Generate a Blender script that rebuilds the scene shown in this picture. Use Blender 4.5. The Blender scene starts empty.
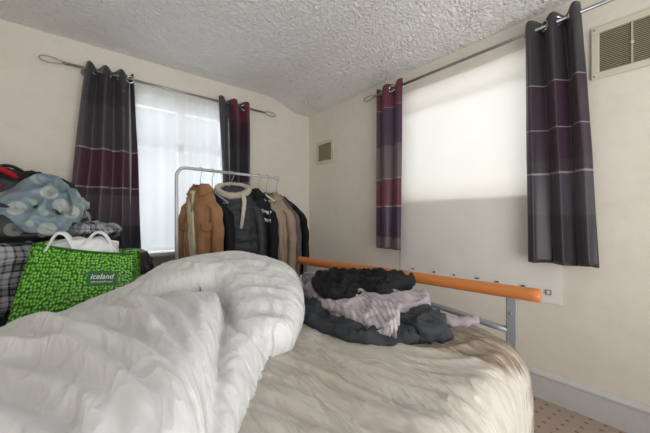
import bpy, bmesh, math, random
from mathutils import Vector, Matrix, noise
random.seed(4)
PI = math.pi
SC = bpy.context.scene
COL = SC.collection
R = math.radians

# ------------------------------------------------------------------ helpers
class MB:
    def __init__(s): s.v = []; s.f = []; s.m = []
    def add(s, vs, fs, mi=0):
        o = len(s.v); s.v += [tuple(v) for v in vs]; s.f += [tuple(i + o for i in f) for f in fs]; s.m += [mi] * len(fs)
        return s
    def box(s, x0, x1, y0, y1, z0, z1, mi=0):
        vs = [(x, y, z) for x in (x0, x1) for y in (y0, y1) for z in (z0, z1)]
        return s.add(vs, [(0,1,3,2),(4,6,7,5),(0,4,5,1),(2,3,7,6),(0,2,6,4),(1,5,7,3)], mi)
    def tube(s, pts, r, n=12, closed=False, cap=True, flat=1.0, mi=0):
        pts = [Vector(p) for p in pts]; N = len(pts)
        rr = r if isinstance(r, (list, tuple)) else [r] * N
        vs = []; up = None
        for i, p in enumerate(pts):
            if closed: t = pts[(i + 1) % N] - pts[i - 1]
            else: t = pts[min(i + 1, N - 1)] - pts[max(i - 1, 0)]
            t.normalize()
            if up is None:
                up = Vector((0, 0, 1)) if abs(t.z) < .9 else Vector((1, 0, 0))
            a = (up - t * up.dot(t)).normalized(); up = a; b = t.cross(a)
            for k in range(n):
                q = 2 * PI * k / n
                vs.append(p + a * math.cos(q) * rr[i] + b * math.sin(q) * rr[i] * flat)
        fs = []
        for i in range(N if closed else N - 1):
            for k in range(n):
                j = (i + 1) % N
                fs.append((i*n+k, i*n+(k+1)%n, j*n+(k+1)%n, j*n+k))
        if cap and not closed:
            fs.append(tuple(range(n))[::-1]); fs.append(tuple((N-1)*n+k for k in range(n)))
        return s.add(vs, fs, mi)
    def grid(s, nu, nv, fn, mi=0, closeu=False):
        vs = [fn(i / (nu if closeu else nu - 1), j / (nv - 1)) for j in range(nv) for i in range(nu)]
        fs = [(j*nu+i, j*nu+(i+1)%nu, (j+1)*nu+(i+1)%nu, (j+1)*nu+i) for j in range(nv-1) for i in range(nu if closeu else nu-1)]
        return s.add(vs, fs, mi)
    def build(s, name, mat, parent=None, smooth=True, bevel=0, thick=0, loc=None, fix=True, subs=0, auto=None):
        me = bpy.data.meshes.new(name)
        o = bpy.data.objects.new(name, me)
        vs = s.v
        if loc is not None:
            L = Vector(loc); vs = [tuple(Vector(v) - L) for v in vs]; o.location = L
        me.from_pydata(vs, [], s.f)
        for m in (mat if isinstance(mat, (list, tuple)) else [mat]): me.materials.append(m)
        for p, mi in zip(me.polygons, s.m): p.material_index = mi; p.use_smooth = smooth
        if fix:
            bm = bmesh.new(); bm.from_mesh(me); bmesh.ops.recalc_face_normals(bm, faces=bm.faces); bm.to_mesh(me); bm.free()
        COL.objects.link(o)
        if parent: o.parent = parent
        if bevel:
            b = o.modifiers.new('b', 'BEVEL'); b.width = bevel; b.segments = 2; b.limit_method = 'ANGLE'
        if thick:
            b = o.modifiers.new('s', 'SOLIDIFY'); b.thickness = thick; b.offset = 0
        if subs:
            b = o.modifiers.new('u', 'SUBSURF'); b.levels = subs; b.render_levels = subs
        return o

def empty(name, loc, rz=0):
    o = bpy.data.objects.new(name, None); COL.objects.link(o); o.location = loc; o.rotation_euler = (0, 0, rz); o.empty_display_size = .05
    return o
def tag(o, label, cat, group=None, kind=None):
    o['label'] = label; o['category'] = cat
    if group: o['group'] = group
    if kind: o['kind'] = kind
    return o
def struct(o): o['kind'] = 'structure'; return o
def sm(t): t = max(0, min(1, t)); return t * t * (3 - 2 * t)
def lerp(a, b, t): return a + (b - a) * t
def nz(x, y, z): return noise.noise(Vector((x, y, z)))
def ridge(x, y, z): return 1 - 2 * abs(noise.noise(Vector((x, y, z))))
def crum(x, y, z, f, seed=0):
    p = Vector((x * f + seed, y * f, z * f)); w = noise.noise_vector(p * .5) * .7
    a = p + w; b = p * 2.1 + w * 1.5
    r1 = 1 - abs(noise.noise(a)) * 2.6; r2 = 1 - abs(noise.noise(b)) * 2.6
    return r1 * .65 + r2 * .35
def catmull(P, n=8):
    out = []
    for i in range(len(P) - 1):
        a = P[max(i-1,0)]; b = P[i]; c = P[i+1]; d = P[min(i+2,len(P)-1)]
        for k in range(n):
            t = k / n
            out.append(tuple(.5*((2*b[q])+(-a[q]+c[q])*t+(2*a[q]-5*b[q]+4*c[q]-d[q])*t*t+(-a[q]+3*b[q]-3*c[q]+d[q])*t**3) for q in range(len(b))))
    out.append(tuple(P[-1])); return out

# ------------------------------------------------------------------ node helpers
class NT:
    def __init__(s, name):
        s.m = bpy.data.materials.new(name); s.m.use_nodes = True; s.t = s.m.node_tree; s.t.nodes.clear()
        s.out = s.n('ShaderNodeOutputMaterial'); s.p = s.n('ShaderNodeBsdfPrincipled'); s.l(s.p.outputs[0], s.out.inputs[0])
        s.tc = s.n('ShaderNodeTexCoord'); s.co = s.tc.outputs['Object']
    def n(s, typ, **k):
        x = s.t.nodes.new(typ)
        for a, b in k.items(): setattr(x, a, b)
        return x
    def l(s, a, b): s.t.links.new(a, b)
    def set(s, inp, v):
        if hasattr(v, 'links') or isinstance(v, bpy.types.NodeSocket): s.l(v, inp)
        else:
            if isinstance(v, (tuple, list)) and len(v) == 3 and inp.type == 'RGBA': v = (*v, 1)
            inp.default_value = v
    def math(s, op, a, b=0.0, c=0.0, clamp=False):
        x = s.n('ShaderNodeMath', operation=op, use_clamp=clamp); s.set(x.inputs[0], a); s.set(x.inputs[1], b); s.set(x.inputs[2], c); return x.outputs[0]
    def mix(s, f, a, b, mode='MIX'):
        x = s.n('ShaderNodeMix', data_type='RGBA', blend_type=mode); s.set(x.inputs[0], f); s.set(x.inputs[6], a); s.set(x.inputs[7], b); return x.outputs[2]
    def mapv(s, v, sc=(1,1,1), rot=(0,0,0), loc=(0,0,0)):
        x = s.n('ShaderNodeMapping'); s.l(v, x.inputs[0]); x.inputs[1].default_value = loc; x.inputs[2].default_value = rot; x.inputs[3].default_value = sc; return x.outputs[0]
    def noise(s, scale, detail=3, v=None, rough=.5, dist=0):
        x = s.n('ShaderNodeTexNoise'); s.l(v or s.co, x.inputs['Vector']); x.inputs['Scale'].default_value = scale; x.inputs['Detail'].default_value = detail
        x.inputs['Roughness'].default_value = rough; x.inputs['Distortion'].default_value = dist; return x.outputs[0]
    def crease(s, scale, v=None, k=5.0, dist=.5):
        n = s.noise(scale, 2, v, .5, dist)
        a = s.math('ABSOLUTE', s.math('SUBTRACT', n, .5)); return s.math('SUBTRACT', 1.0, s.math('MULTIPLY', a, k), 0, True)
    def vor(s, scale, v=None, rand=1, feat='F1', dim='3D', out='Distance'):
        x = s.n('ShaderNodeTexVoronoi', feature=feat, voronoi_dimensions=dim); s.l(v or s.co, x.inputs['Vector']); x.inputs['Scale'].default_value = scale
        x.inputs['Randomness'].default_value = rand; return x.outputs[out]
    def ramp(s, f, stops, interp='LINEAR'):
        x = s.n('ShaderNodeValToRGB'); s.l(f, x.inputs[0]); cr = x.color_ramp; cr.interpolation = interp
        while len(cr.elements) > 1: cr.elements.remove(cr.elements[0])
        for i, (p, c) in enumerate(stops):
            e = cr.elements[0] if i == 0 else cr.elements.new(p)
            e.position = p; e.color = (*c, 1) if len(c) == 3 else c
        return x.outputs[0]
    def bump(s, h, strength=.3, dist=.01):
        x = s.n('ShaderNodeBump'); s.l(h, x.inputs['Height']); x.inputs['Strength'].default_value = strength; x.inputs['Distance'].default_value = dist; s.l(x.outputs[0], s.p.inputs['Normal']); return x
    def fin(s, col=None, rough=.8, metal=0, spec=.3, sheen=0):
        if col is not None: s.set(s.p.inputs['Base Color'], col)
        s.p.inputs['Roughness'].default_value = rough; s.p.inputs['Metallic'].default_value = metal; s.p.inputs['Specular IOR Level'].default_value = spec
        if sheen: s.p.inputs['Sheen Weight'].default_value = sheen
        return s.m
    def xyz(s, v=None):
        x = s.n('ShaderNodeSeparateXYZ'); s.l(v or s.co, x.inputs[0]); return x.outputs

def cloth(name, c, c2=None, rough=.85, weave=600, scale=6, bump=.25, wr=None, sheen=0, spec=.2):
    t = NT(name); f = t.noise(scale, 4)
    c2 = c2 or tuple(x * .8 for x in c)
    col = t.mix(t.ramp(f, [(.35, (0,0,0)), (.65, (1,1,1))]), c, c2)
    h = t.noise(weave, 1)
    if wr: h = t.math('ADD', t.math('MULTIPLY', h, .15), t.noise(wr, 4, dist=.6))
    t.bump(h, bump, .01 if wr else .002)
    return t.fin(col, rough, spec=spec, sheen=sheen)
def plain(name, c, rough=.5, metal=0, spec=.4, ns=20):
    t = NT(name); f = t.noise(ns, 3)
    t.fin(t.mix(f, c, tuple(x * .88 for x in c)), rough, metal, spec); t.bump(t.noise(ns * 8, 2), .08, .003); return t.m

# ------------------------------------------------------------------ materials
def wall_mat():
    t = NT('cream_painted_plaster')
    f = t.noise(1.3, 5, rough=.6); g = t.noise(7, 5, rough=.7)
    c = t.mix(t.ramp(f, [(.3,(0,0,0)),(.7,(1,1,1))]), (.78,.74,.665), (.73,.685,.60))
    c = t.mix(t.math('MULTIPLY', t.ramp(g, [(.5,(0,0,0)),(.72,(1,1,1))]), .28), c, (.60,.53,.42))
    t.bump(t.math('ADD', t.noise(9, 5), t.math('MULTIPLY', t.noise(70, 3), .25)), .22, .02)
    return t.fin(c, .75, spec=.25)
def ceil_mat():
    t = NT('white_textured_ceiling_paint')
    v = t.mapv(t.co, (1,1,.3))
    n1 = t.noise(32, 3, v, .6, .8); n2 = t.vor(46, t.mapv(t.co, (1,1.2,1)), 1, 'F1')
    h = t.math('ADD', t.ramp(n1, [(.38,(0,0,0)),(.62,(1,1,1))]), t.math('MULTIPLY', n2, .5))
    t.bump(h, .9, .011)
    d = t.noise(2.2, 5, rough=.7)
    X = t.xyz()
    near = t.ramp(t.math('ADD', t.math('MULTIPLY', X[0], 1.0), 1.0), [(.15,(0,0,0)),(.75,(1,1,1))])
    m = t.math('MULTIPLY', t.ramp(d, [(.5,(0,0,0)),(.66,(1,1,1))]), near)
    sp = t.ramp(t.noise(60, 3), [(.45,(0,0,0)),(.6,(1,1,1))])
    c = t.mix(t.math('MULTIPLY', t.math('MULTIPLY', m, sp), .6), (.90,.90,.90), (.45,.44,.42))
    return t.fin(c, .8, spec=.2)
M = {}
M['wall'] = wall_mat(); M['ceiling'] = ceil_mat()
M['white'] = plain('white_gloss_paint', (.75,.74,.72), .35)
M['skirting'] = plain('off_white_skirting_paint', (.62,.61,.61), .4)
M['steel'] = plain('brushed_steel', (.36,.36,.37), .32, .9)
M['chrome'] = plain('bright_nickel', (.75,.73,.70), .2, .9)
M['greymetal'] = plain('grey_powder_coated_steel', (.30,.31,.33), .4, .3)
M['rackmetal'] = plain('pale_grey_coated_tube', (.60,.61,.63), .35, .2)
M['black_plastic'] = plain('black_plastic', (.02,.02,.02), .4)
M['white_plastic'] = plain('white_plastic', (.75,.75,.74), .3)
def carpet():
    t = NT('brown_patterned_carpet')
    X = t.xyz(t.mapv(t.co, (1,1,1), (0,0,R(8))))
    fx = t.math('ABSOLUTE', t.math('SUBTRACT', t.math('FRACT', t.math('MULTIPLY', X[0], 16)), .5))
    fy = t.math('ABSOLUTE', t.math('SUBTRACT', t.math('FRACT', t.math('MULTIPLY', X[1], 16)), .5))
    d = t.math('MULTIPLY', t.math('LESS_THAN', fx, .13), t.math('LESS_THAN', fy, .13))
    c = t.mix(t.noise(4, 5, rough=.7), (.50,.40,.33), (.40,.31,.25))
    c = t.mix(t.math('MULTIPLY', d, .7), c, (.17,.09,.07))
    t.bump(t.noise(300, 2), .6, .006)
    return t.fin(c, .95, spec=.1)
M['carpet'] = carpet()
def duvet_mat():
    t = NT('white_duvet_cotton')
    c = t.mix(t.ramp(t.noise(2.5, 4), [(.4,(0,0,0)),(.7,(1,1,1))]), (.66,.66,.66), (.60,.60,.585))
    s = t.vor(9, None, 1); s = t.ramp(s, [(0,(1,1,1)),(.045,(1,1,1)),(.07,(0,0,0))])
    g = t.ramp(t.noise(3, 1), [(.56,(0,0,0)),(.6,(1,1,1))])
    c = t.mix(t.math('MULTIPLY', t.math('MULTIPLY', s, g), .6), c, (.34,.26,.17))
    t.bump(t.math('ADD', t.math('ADD', t.crease(1, t.mapv(t.co, (11, 3.2, 6), (0,0,R(35)))), t.math('MULTIPLY', t.crease(1, t.mapv(t.co, (24, 8, 12), (0,0,R(20)))), .5)), t.math('MULTIPLY', t.noise(700, 1), .02)), .45, .016)
    return t.fin(c, .8, spec=.2, sheen=.15)
M['duvet'] = duvet_mat()
def sheet_mat():
    t = NT('stained_cream_bed_sheet')
    X = t.xyz()
    c = t.mix(t.ramp(t.noise(3, 5, rough=.6), [(.35,(0,0,0)),(.7,(1,1,1))]), (.54,.51,.46), (.46,.42,.36))
    # brown water stain near the foot corner, with a dark outline of its own
    w = t.noise(5, 4)
    dx = t.math('DIVIDE', t.math('SUBTRACT', X[0], -1.14), .24); dy = t.math('DIVIDE', t.math('SUBTRACT', X[1], -2.43), .36)
    d = t.math('SQRT', t.math('ADD', t.math('MULTIPLY', dx, dx), t.math('MULTIPLY', dy, dy)))
    d = t.math('ADD', d, t.math('MULTIPLY', t.math('SUBTRACT', w, .5), 1.4))
    st = t.ramp(d, [(.0,(.85,.85,.85)),(.6,(.7,.7,.7)),(.85,(1,1,1)),(1.0,(0,0,0))])
    str_ = t.noise(1, 4, t.mapv(t.co, (55, 9, 3), (0,0,R(-28))), .6)
    st2 = t.math('MULTIPLY', st, t.ramp(str_, [(.3,(.25,.25,.25)),(.6,(1,1,1))]))
    c = t.mix(st2, c, (.15,.085,.035))
    # faint yellowing streaks
    s3 = t.ramp(t.noise(1, 3, t.mapv(t.co, (16, 3, 3), (0,0,R(-15))), .6), [(.52,(0,0,0)),(.66,(1,1,1))])
    c = t.mix(t.math('MULTIPLY', s3, .3), c, (.42,.35,.27))
    t.bump(t.math('ADD', t.math('ADD', t.crease(1, t.mapv(t.co, (13, 3.2, 6), (0,0,R(-15)))), t.math('MULTIPLY', t.crease(1, t.mapv(t.co, (30, 7, 12), (0,0,R(-22)))), .5)), t.math('MULTIPLY', t.noise(600, 1), .02)), .62, .014)
    return t.fin(c, .85, spec=.15)
M['sheet'] = sheet_mat()
def wood():
    t = NT('orange_varnished_beech')
    v = t.mapv(t.co, (30, 1.6, 30))
    c = t.mix(t.noise(3, 4, v, .6), (.58,.21,.055), (.44,.14,.032))
    t.bump(t.noise(4, 2, v), .05, .002); return t.fin(c, .3, spec=.5)
M['wood'] = wood()
def net(name, col, tl, transp, fold=0):
    t = NT(name)
    df = t.n('ShaderNodeBsdfDiffuse'); tr = t.n('ShaderNodeBsdfTranslucent'); tp = t.n('ShaderNodeBsdfTransparent')
    c = t.mix(t.noise(2.5, 4), col, tuple(x * .93 for x in col))
    t.l(c, df.inputs[0]); t.l(c, tr.inputs[0])
    a = t.n('ShaderNodeMixShader'); a.inputs[0].default_value = tl; t.l(df.outputs[0], a.inputs[1]); t.l(tr.outputs[0], a.inputs[2])
    b = t.n('ShaderNodeMixShader'); b.inputs[0].default_value = transp; t.l(a.outputs[0], b.inputs[1]); t.l(tp.outputs[0], b.inputs[2])
    t.l(b.outputs[0], t.out.inputs[0]); t.t.nodes.remove(t.p); return t.m
M['net'] = net('white_net_fabric', (.78,.79,.81), .5, .28)
M['screen'] = net('thin_white_screen_fabric', (.92,.90,.86), .13, .0)
def curtain_mat(name, bands, side=None, lo=.8, hi=2.35):
    """horizontal woven bands set by height, given from the bottom up: (z, colour)"""
    t = NT(name); X = t.xyz()
    f = t.math('DIVIDE', t.math('SUBTRACT', X[2], lo), hi - lo)
    st = [(max(0, (z - lo) / (hi - lo)), c) for z, c in bands]
    c = t.ramp(f, st, 'CONSTANT')
    if side: c = t.mix(t.ramp(X[side[0]], [(side[1], (1,1,1)), (side[1] + .001, (0,0,0))], 'CONSTANT') if side[1] >= 0 else t.math('LESS_THAN', X[side[0]], side[1]), c, side[2])
    w = t.noise(1, 2, t.mapv(t.co, (220, 220, 8)))
    c = t.mix(t.math('MULTIPLY', w, .12), c, (.22,.19,.21))
    t.bump(t.noise(1, 2, t.mapv(t.co, (260, 260, 60))), .15, .002)
    return t.fin(c, .42, spec=.4, sheen=.1)

# ------------------------------------------------------------------ room shell
W = -3.75; S = -4.3
m = MB()
m.box(W, -1.92, 0, .25, 0, 2.5).box(-1.02, 0, 0, .25, 0, 2.5).box(-1.92, -1.02, 0, .25, 0, .775).box(-1.92, -1.02, 0, .25, 2.2, 2.5)
struct(m.build('wall_north', M['wall'], smooth=False))
m = MB()
m.box(0, .25, -1.38, .25, 0, 2.5).box(0, .25, S, -2.52, 0, 2.5).box(0, .25, -2.52, -1.38, 0, 1.27).box(0, .25, -2.52, -1.38, 2.2, 2.5)
struct(m.build('wall_east', M['wall'], smooth=False))
struct(MB().box(W - .2, W, S, .25, 0, 2.5).build('wall_west', M['wall'], smooth=False))
struct(MB().box(W - .2, .25, S, .25, -.12, 0).build('floor', M['carpet'], smooth=False))
def cz(x, y):
    z = 2.497 - .1 * sm((x + .62) / .5) - .018 * sm((x + .5) / .3) * math.exp(-((y + .02) / .5) ** 2)
    return z + .006 * nz(x * 1.1, y * 1.1, 3)
m = MB(); m.grid(80, 80, lambda u, v: (lerp(W - .2, .25, u), lerp(S, .25, v), cz(lerp(W - .2, .25, u), lerp(S, .25, v))))
m.grid(2, 2, lambda u, v: (lerp(W - .2, .25, u), lerp(S, .25, v), 2.62))
struct(m.build('ceiling', M['ceiling'], fix=False))
# skirting: stepped profile
def skirting(name, p0, p1, nrm):
    prof = [(0,0),(.018,0),(.018,.135),(.024,.140),(.024,.150),(.016,.160),(.008,.168),(0,.170)]
    p0 = Vector(p0); p1 = Vector(p1); n = Vector(nrm); vs = []
    for p in (p0, p1):
        vs += [p + n * a + Vector((0,0,b)) for a, b in prof]
    k = len(prof)
    fs = [(i, i+1, k+i+1, k+i) for i in range(k-1)] + [tuple(range(k)), tuple(range(k, 2*k))[::-1]]
    struct(MB().add(vs, fs).build(name, M['skirting'], smooth=False))
skirting('baseboard_east', (-.0005, S, 0), (-.0005, -.03, 0), (-1,0,0))
skirting('baseboard_north', (W, -.0005, 0), (-.02, -.0005, 0), (0,-1,0))

# ---- windows (frames with panes)
def glass_mat():
    t = NT('window_glass'); t.t.nodes.remove(t.p)
    a = t.n('ShaderNodeBsdfTransparent'); b = t.n('ShaderNodeBsdfGlossy'); b.inputs['Roughness'].default_value = .02
    a.inputs[0].default_value = (.95,.97,.97,1)
    x = t.n('ShaderNodeMixShader'); x.inputs[0].default_value = .06; t.l(a.outputs[0], x.inputs[1]); t.l(b.outputs[0], x.inputs[2]); t.l(x.outputs[0], t.out.inputs[0]); return t.m
M['glass'] = glass_mat()
w1 = empty('window_1', (-1.47, .12, .775)); w1['kind'] = 'structure'
def lb(o, x0, x1, y0, y1, z0, z1):  # box in parent-local coordinates
    return MB().box(x0 - o[0], x1 - o[0], y0 - o[1], y1 - o[1], z0 - o[2], z1 - o[2])
o1 = (-1.47, .12, .775); f = MB()
for b in [(-1.92,-1.85,.09,.15,.775,2.2), (-1.09,-1.02,.09,.15,.775,2.2), (-1.92,-1.02,.09,.15,.775,.85), (-1.92,-1.02,.09,.15,2.13,2.2),
          (-1.85,-1.09,.10,.14,1.76,1.83), (-1.50,-1.44,.10,.14,.85,2.13)]:
    f.box(b[0]-o1[0], b[1]-o1[0], b[2]-o1[1], b[3]-o1[1], b[4]-o1[2], b[5]-o1[2])
f.build('window_frame', M['white'], w1, smooth=False, bevel=.004)
lb(o1, -1.85, -1.09, .118, .122, .85, 2.13).build('pane', M['glass'], w1, smooth=False)
sill = MB().box(-1.98, -.96, -.17, -.0005, .788, .822).box(-1.915, -1.025, -.0005, .09, .776, .822)
struct(sill.build('trim_1', M['white'], smooth=False, bevel=.006))
o2 = (.15, -1.95, 1.27)
w2 = empty('window_2', o2); w2['kind'] = 'structure'; f = MB()
for b in [(.12,.18,-1.45,-1.38,1.27,2.2), (.12,.18,-2.52,-2.45,1.27,2.2), (.12,.18,-2.52,-1.38,1.27,1.33), (.12,.18,-2.52,-1.38,2.15,2.2), (.022,.05,-2.52,-1.38,2.03,2.055)]:
    f.box(b[0]-o2[0], b[1]-o2[0], b[2]-o2[1], b[3]-o2[1], b[4]-o2[2], b[5]-o2[2])
f.build('window_frame', M['white'], w2, smooth=False, bevel=.004)
lb(o2, .148, .152, -2.45, -1.45, 1.33, 2.15).build('pane', M['glass'], w2, smooth=False)

# ---- net curtain in the left window (hangs just inside the opening)
def netfn(u, v):
    x = lerp(-1.925, -1.0, u); z = lerp(.826, 2.245, v)
    return (x, -.055 + .010 * math.sin(x * 44 + .8 * math.sin(x * 9)) + .006 * nz(x * 5, 0, z), z)
tag(MB().grid(160, 24, netfn).build('net_curtain', M['net'], fix=False, loc=(-1.46, -.055, .826)),
    'sheer white net curtain over the bright window behind the clothes rail', 'net curtain')
# ---- thin white screen fixed over the right window
scr = empty('window_screen', (-.02, -1.95, .6))
tag(scr, 'large thin white sheet pinned over the right-hand window, backlit in its upper half', 'window cover')
def scrfn(u, v):
    y = lerp(-2.55, -1.39, u); zb = .60 + .025 * sm((u) / 1.0) ; z = lerp(zb, 2.215, v)
    return (-.010 - .004 * nz(y * 2, z * 2, 1) - (.004 * nz(y * 6, z * 6, 4)) + .02, y + 1.95, z - .6)
MB().grid(70, 90, scrfn).build('fabric', M['screen'], scr, fix=False)
M['tab'] = plain('dull_brown_tack', (.09,.075,.06), .6)
for y in (-1.523, -1.72, -1.887, -2.058, -2.19, -2.347):
    w = random.uniform(.006, .013); z = .683 + random.uniform(-.003, .004)
    lb((-.02, -1.95, .6), -.022, -.005, y - w, y + w, z - .004, z + .004).build('pin_tab', M['tab'], scr, smooth=False)
s_ = lb((-.02, -1.95, .6), -.022, -.008, -2.497, -2.467, .652, .682); s_.build('clip', M['greymetal'], scr, smooth=False, bevel=.003)
lb((-.02, -1.95, .6), -.024, -.0205, -2.489, -2.475, .658, .676).build('clip_face', M['screen'], scr, smooth=False)

# ------------------------------------------------------------------ vents
def vent(name, y0, y1, z0, z1, slatdir, label, border, dark, hasbar):
    yc = (y0 + y1) / 2; zc = (z0 + z1) / 2
    r = empty(name, (0, yc, zc)); tag(r, label, 'vent', None)
    hw = (y1 - y0) / 2; hh = (z1 - z0) / 2; b = border
    f = MB(); t0 = -.016
    f.box(t0, -.0006, -hw, hw, hh - b, hh).box(t0, -.0006, -hw, hw, -hh, -hh + b).box(t0, -.0006, -hw, -hw + b, -hh + b, hh - b).box(t0, -.0006, hw - b, hw, -hh + b, hh - b)
    f.build('frame', M['vent_white'], r, smooth=False, bevel=.003)
    MB().box(-.004, -.0006, -hw + b, hw - b, -hh + b, hh - b).build('backing', dark, r, smooth=False)
    s = MB(); n = 22 if hasbar else 16
    for i in range(n):
        if slatdir == 'h':
            z = -hh + b + (i + .5) * (2 * (hh - b)) / n; e = (hh - b) / n * .55
            s.add([(-.013, -hw + b, z + e * .3), (-.013, hw - b, z + e * .3), (-.004, hw - b, z + e * 1.3), (-.004, -hw + b, z + e * 1.3),
                   (-.013, -hw + b, z - e * .7), (-.013, hw - b, z - e * .7), (-.004, hw - b, z + e * .3), (-.004, -hw + b, z + e * .3)],
                  [(0,1,2,3),(4,7,6,5),(0,4,5,1),(3,2,6,7)])
    s.build('louvre', M['vent_slat'] if hasbar else dark, r, smooth=False)
    if hasbar:
        MB().box(-.0175, -.012, -.004, .004, -hh + b, hh - b).build('centre_bar', M['vent_slat'], r, smooth=False)
        k = MB().tube([(-.0165, 0, 0), (-.024, 0, 0)], .008, 12); k.build('knob', M['vent_white'], r)
        for a in (-1, 1):
            for c in (-1, 1):
                MB().tube([(-.0155, a*(hw - .014), c*(hh - .014)), (-.0185, a*(hw - .014), c*(hh - .014))], .0045, 8).build('screw', M['greymetal'], r)
M['vent_white'] = plain('aged_cream_vent_paint', (.66,.61,.50), .5)
M['vent_slat'] = plain('yellowed_vent_slats', (.50,.43,.30), .5)
M['vent_dark'] = plain('dusty_dark_grille', (.10,.085,.06), .8)
M['vent_dust'] = plain('dusty_brown_grille', (.42,.35,.25), .9, ns=60)
vent('wall_vent', -3.0, -2.678, 1.893, 2.178, 'h', 'large yellowed louvred vent high on the wall beside the charcoal curtain', .034, M['vent_dark'], True)
vent('wall_vent', -.475, -.165, 1.752, 2.018, 'h', 'small square dusty brown vent on the wall near the room corner', .036, M['vent_dust'], False)

# ------------------------------------------------------------------ curtain rods
def rod(axis, a, b, off, z, label, br):
    P = (lambda s, d, h: (s, -d, h)) if axis == 'x' else (lambda s, d, h: (-d, s, h))
    base = Vector(P((a + b) / 2, off, z)); r = empty('curtain_rod', base); tag(r, label, 'curtain rod', None)
    L = lambda s, d, h: Vector(P(s, d, h)) - base
    MB().tube([L(a, off, z), L(b, off, z)], .0105, 14).build('pole', M['steel'], r)
    for e, sg in ((a, -1), (b, 1)):
        if axis == 'y' and e == a: pass
        f = MB()
        f.tube([L(e, off, z), L(e + sg * .03, off, z)], .011, 12)
        loop = []
        for k in range(28):
            q = 2 * PI * k / 28
            loop.append(L(e + sg * (.03 + .065 * (1 - math.cos(q))), off, z +   .021 * math.sin(q) * (1 - .25 * math.cos(q))))
        f.tube(loop, .0046, 8, closed=True)
        f.build('finial', M['steel'], r)
    for s in br:
        f = MB(); f.tube([L(s, .001, z), L(s, .009, z)], .024, 16); f.tube([L(s, .008, z - .002), L(s, off, z - .002)], .006, 10); f.tube([L(s - .010, off, z), L(s + .010, off, z)], .013, 12)
        f.build('bracket', M['steel'], r)
rod('x', -2.29, -.70, .1, 2.262, 'steel curtain rod with wire loop finials over the window behind the clothes rail', (-2.20, -.88))
rod('y', -3.06, -1.19, .1, 2.256, 'steel curtain rod running above the large white covered window on the right', (-1.24, -2.61))

# ------------------------------------------------------------------ curtains
def curtain(axis, s0t, s1t, s0b, s1b, off, zt, zb, nf, mat, label, rings, seed=0, amp=.042, rz=2.258):
    P = (lambda s, d, h: (s, -d, h)) if axis == 'x' else (lambda s, d, h: (-d, s, h))
    base = Vector(P((s0t + s1t) / 2, off, 0)); r = empty('curtain', base + Vector((0,0,zb))); tag(r, label, 'curtain', None)
    L = lambda s, d, h: Vector(P(s, d, h)) - base - Vector((0,0,zb))
    mt = mat
    def fn(u, v):
        h = 1 - v; t = v
        ph = u * nf * 2 * PI + .5 * math.sin(u * 7 + seed) * t
        s = lerp(lerp(s0t, s1t, u), lerp(s0b, s1b, u), t ** .8) + .006 * nz(u * 5, v * 3, seed)
        s += .010 * math.sin(ph * 2 + 1) * t
        A = amp * (1 - .25 * t) * (1 + .35 * nz(u * 3, v * 1.3, seed + 9))
        d = off + A * math.sin(ph + .6 * nz(u * 2, v * 1.2, seed + 5) * t)
        z = lerp(zt, zb, v) + .012 * math.sin(ph + 1.3) * (1 - t) ** 3 + .010 * nz(u * 4, 1, seed) * t
        d = max(d, .03)
        return L(s, d, z)
    me = MB().grid(90, 60, fn)
    o = me.build('fabric', mt, r, fix=False, thick=.003)
    for u in rings:
        s = lerp(s0t, s1t, u); ring = []
        A = amp; ph = u * nf * 2 * PI
        dd = off + A * math.sin(ph) * .25
        sl = math.cos(ph) * A * nf * 2 * PI / (s1t - s0t)
        tdir = Vector((1, sl * .35)).normalized()
        for k in range(24):
            q = 2 * PI * k / 24
            ring.append(L(s + .026 * math.cos(q) * tdir.x, off + .026 * math.cos(q) * tdir.y * (1), rz + .026 * math.sin(q)))
        MB().tube(ring, .0065, 8, closed=True).build('eyelet', M['chrome'], r)
    return r
CH=(.030,.028,.034); PL=(.060,.014,.030); PD=(.036,.015,.030); GR=(.085,.070,.085); LN=(.26,.22,.25); MG=(.115,.016,.038)
zb = .845
# material ramps are in object space, whose origin lies at the hem
def bands(*a): return [(z, c) for z, c in a]
cmA = curtain_mat('charcoal_and_plum_banded_satin', bands((0,CH),(.20,GR),(.45,(.05,.035,.045)),(.50,LN),(.51,PL),(.80,LN),(.812,(.05,.045,.055)),(1.16,CH)), lo=0, hi=1.5)
cmB = curtain_mat('charcoal_and_wine_banded_satin', bands((0,(.035,.025,.03)),(.55,PD),(.62,LN),(.632,CH),(1.0,PD),(1.25,MG)), side=(0, -.035, (.04,.042,.05)), lo=0, hi=1.5)
cmC = curtain_mat('magenta_and_purple_banded_satin', bands((0,(.14,.10,.12)),(.10,(.045,.018,.05)),(.375,LN),(.385,MG),(.62,LN),(.63,(.12,.085,.10)),(.92,(.055,.018,.05)),(1.255,LN),(1.265,MG)), lo=0, hi=1.5)
cmD = curtain_mat('dark_charcoal_banded_satin', bands((0,CH),(.28,(.05,.05,.06)),(.52,LN),(.53,(.035,.03,.037)),(.60,PD),(.78,LN),(.79,PD),(1.05,LN),(1.058,CH)), lo=0, hi=1.5)
curtain('x', -2.185, -1.885, -2.32, -1.84, .1, 2.305, .85, 3.0, cmA, 'dark charcoal curtain with a plum band, left of the net-curtained window', (.16, .42, .70, .93), 1)
curtain('x', -1.175, -.85, -1.13, -.84, .1, 2.305, .85, 2.5, cmB, 'dark curtain with a wine red top hanging behind the clothes rail', (.2, .52, .8), 2)
curtain('y', -1.48, -1.19, -1.47, -1.185, .1, 2.30, .84, 2.0, cmC, 'narrow magenta and purple satin curtain left of the covered window', (.06, .4, .75), 3, .03)
curtain('y', -2.645, -2.385, -2.725, -2.405, .1, 2.30, .855, 2.5, cmD, 'dark charcoal satin curtain right of the covered window, beside the large vent', (.08, .4, .62, .95), 4, .04)

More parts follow.
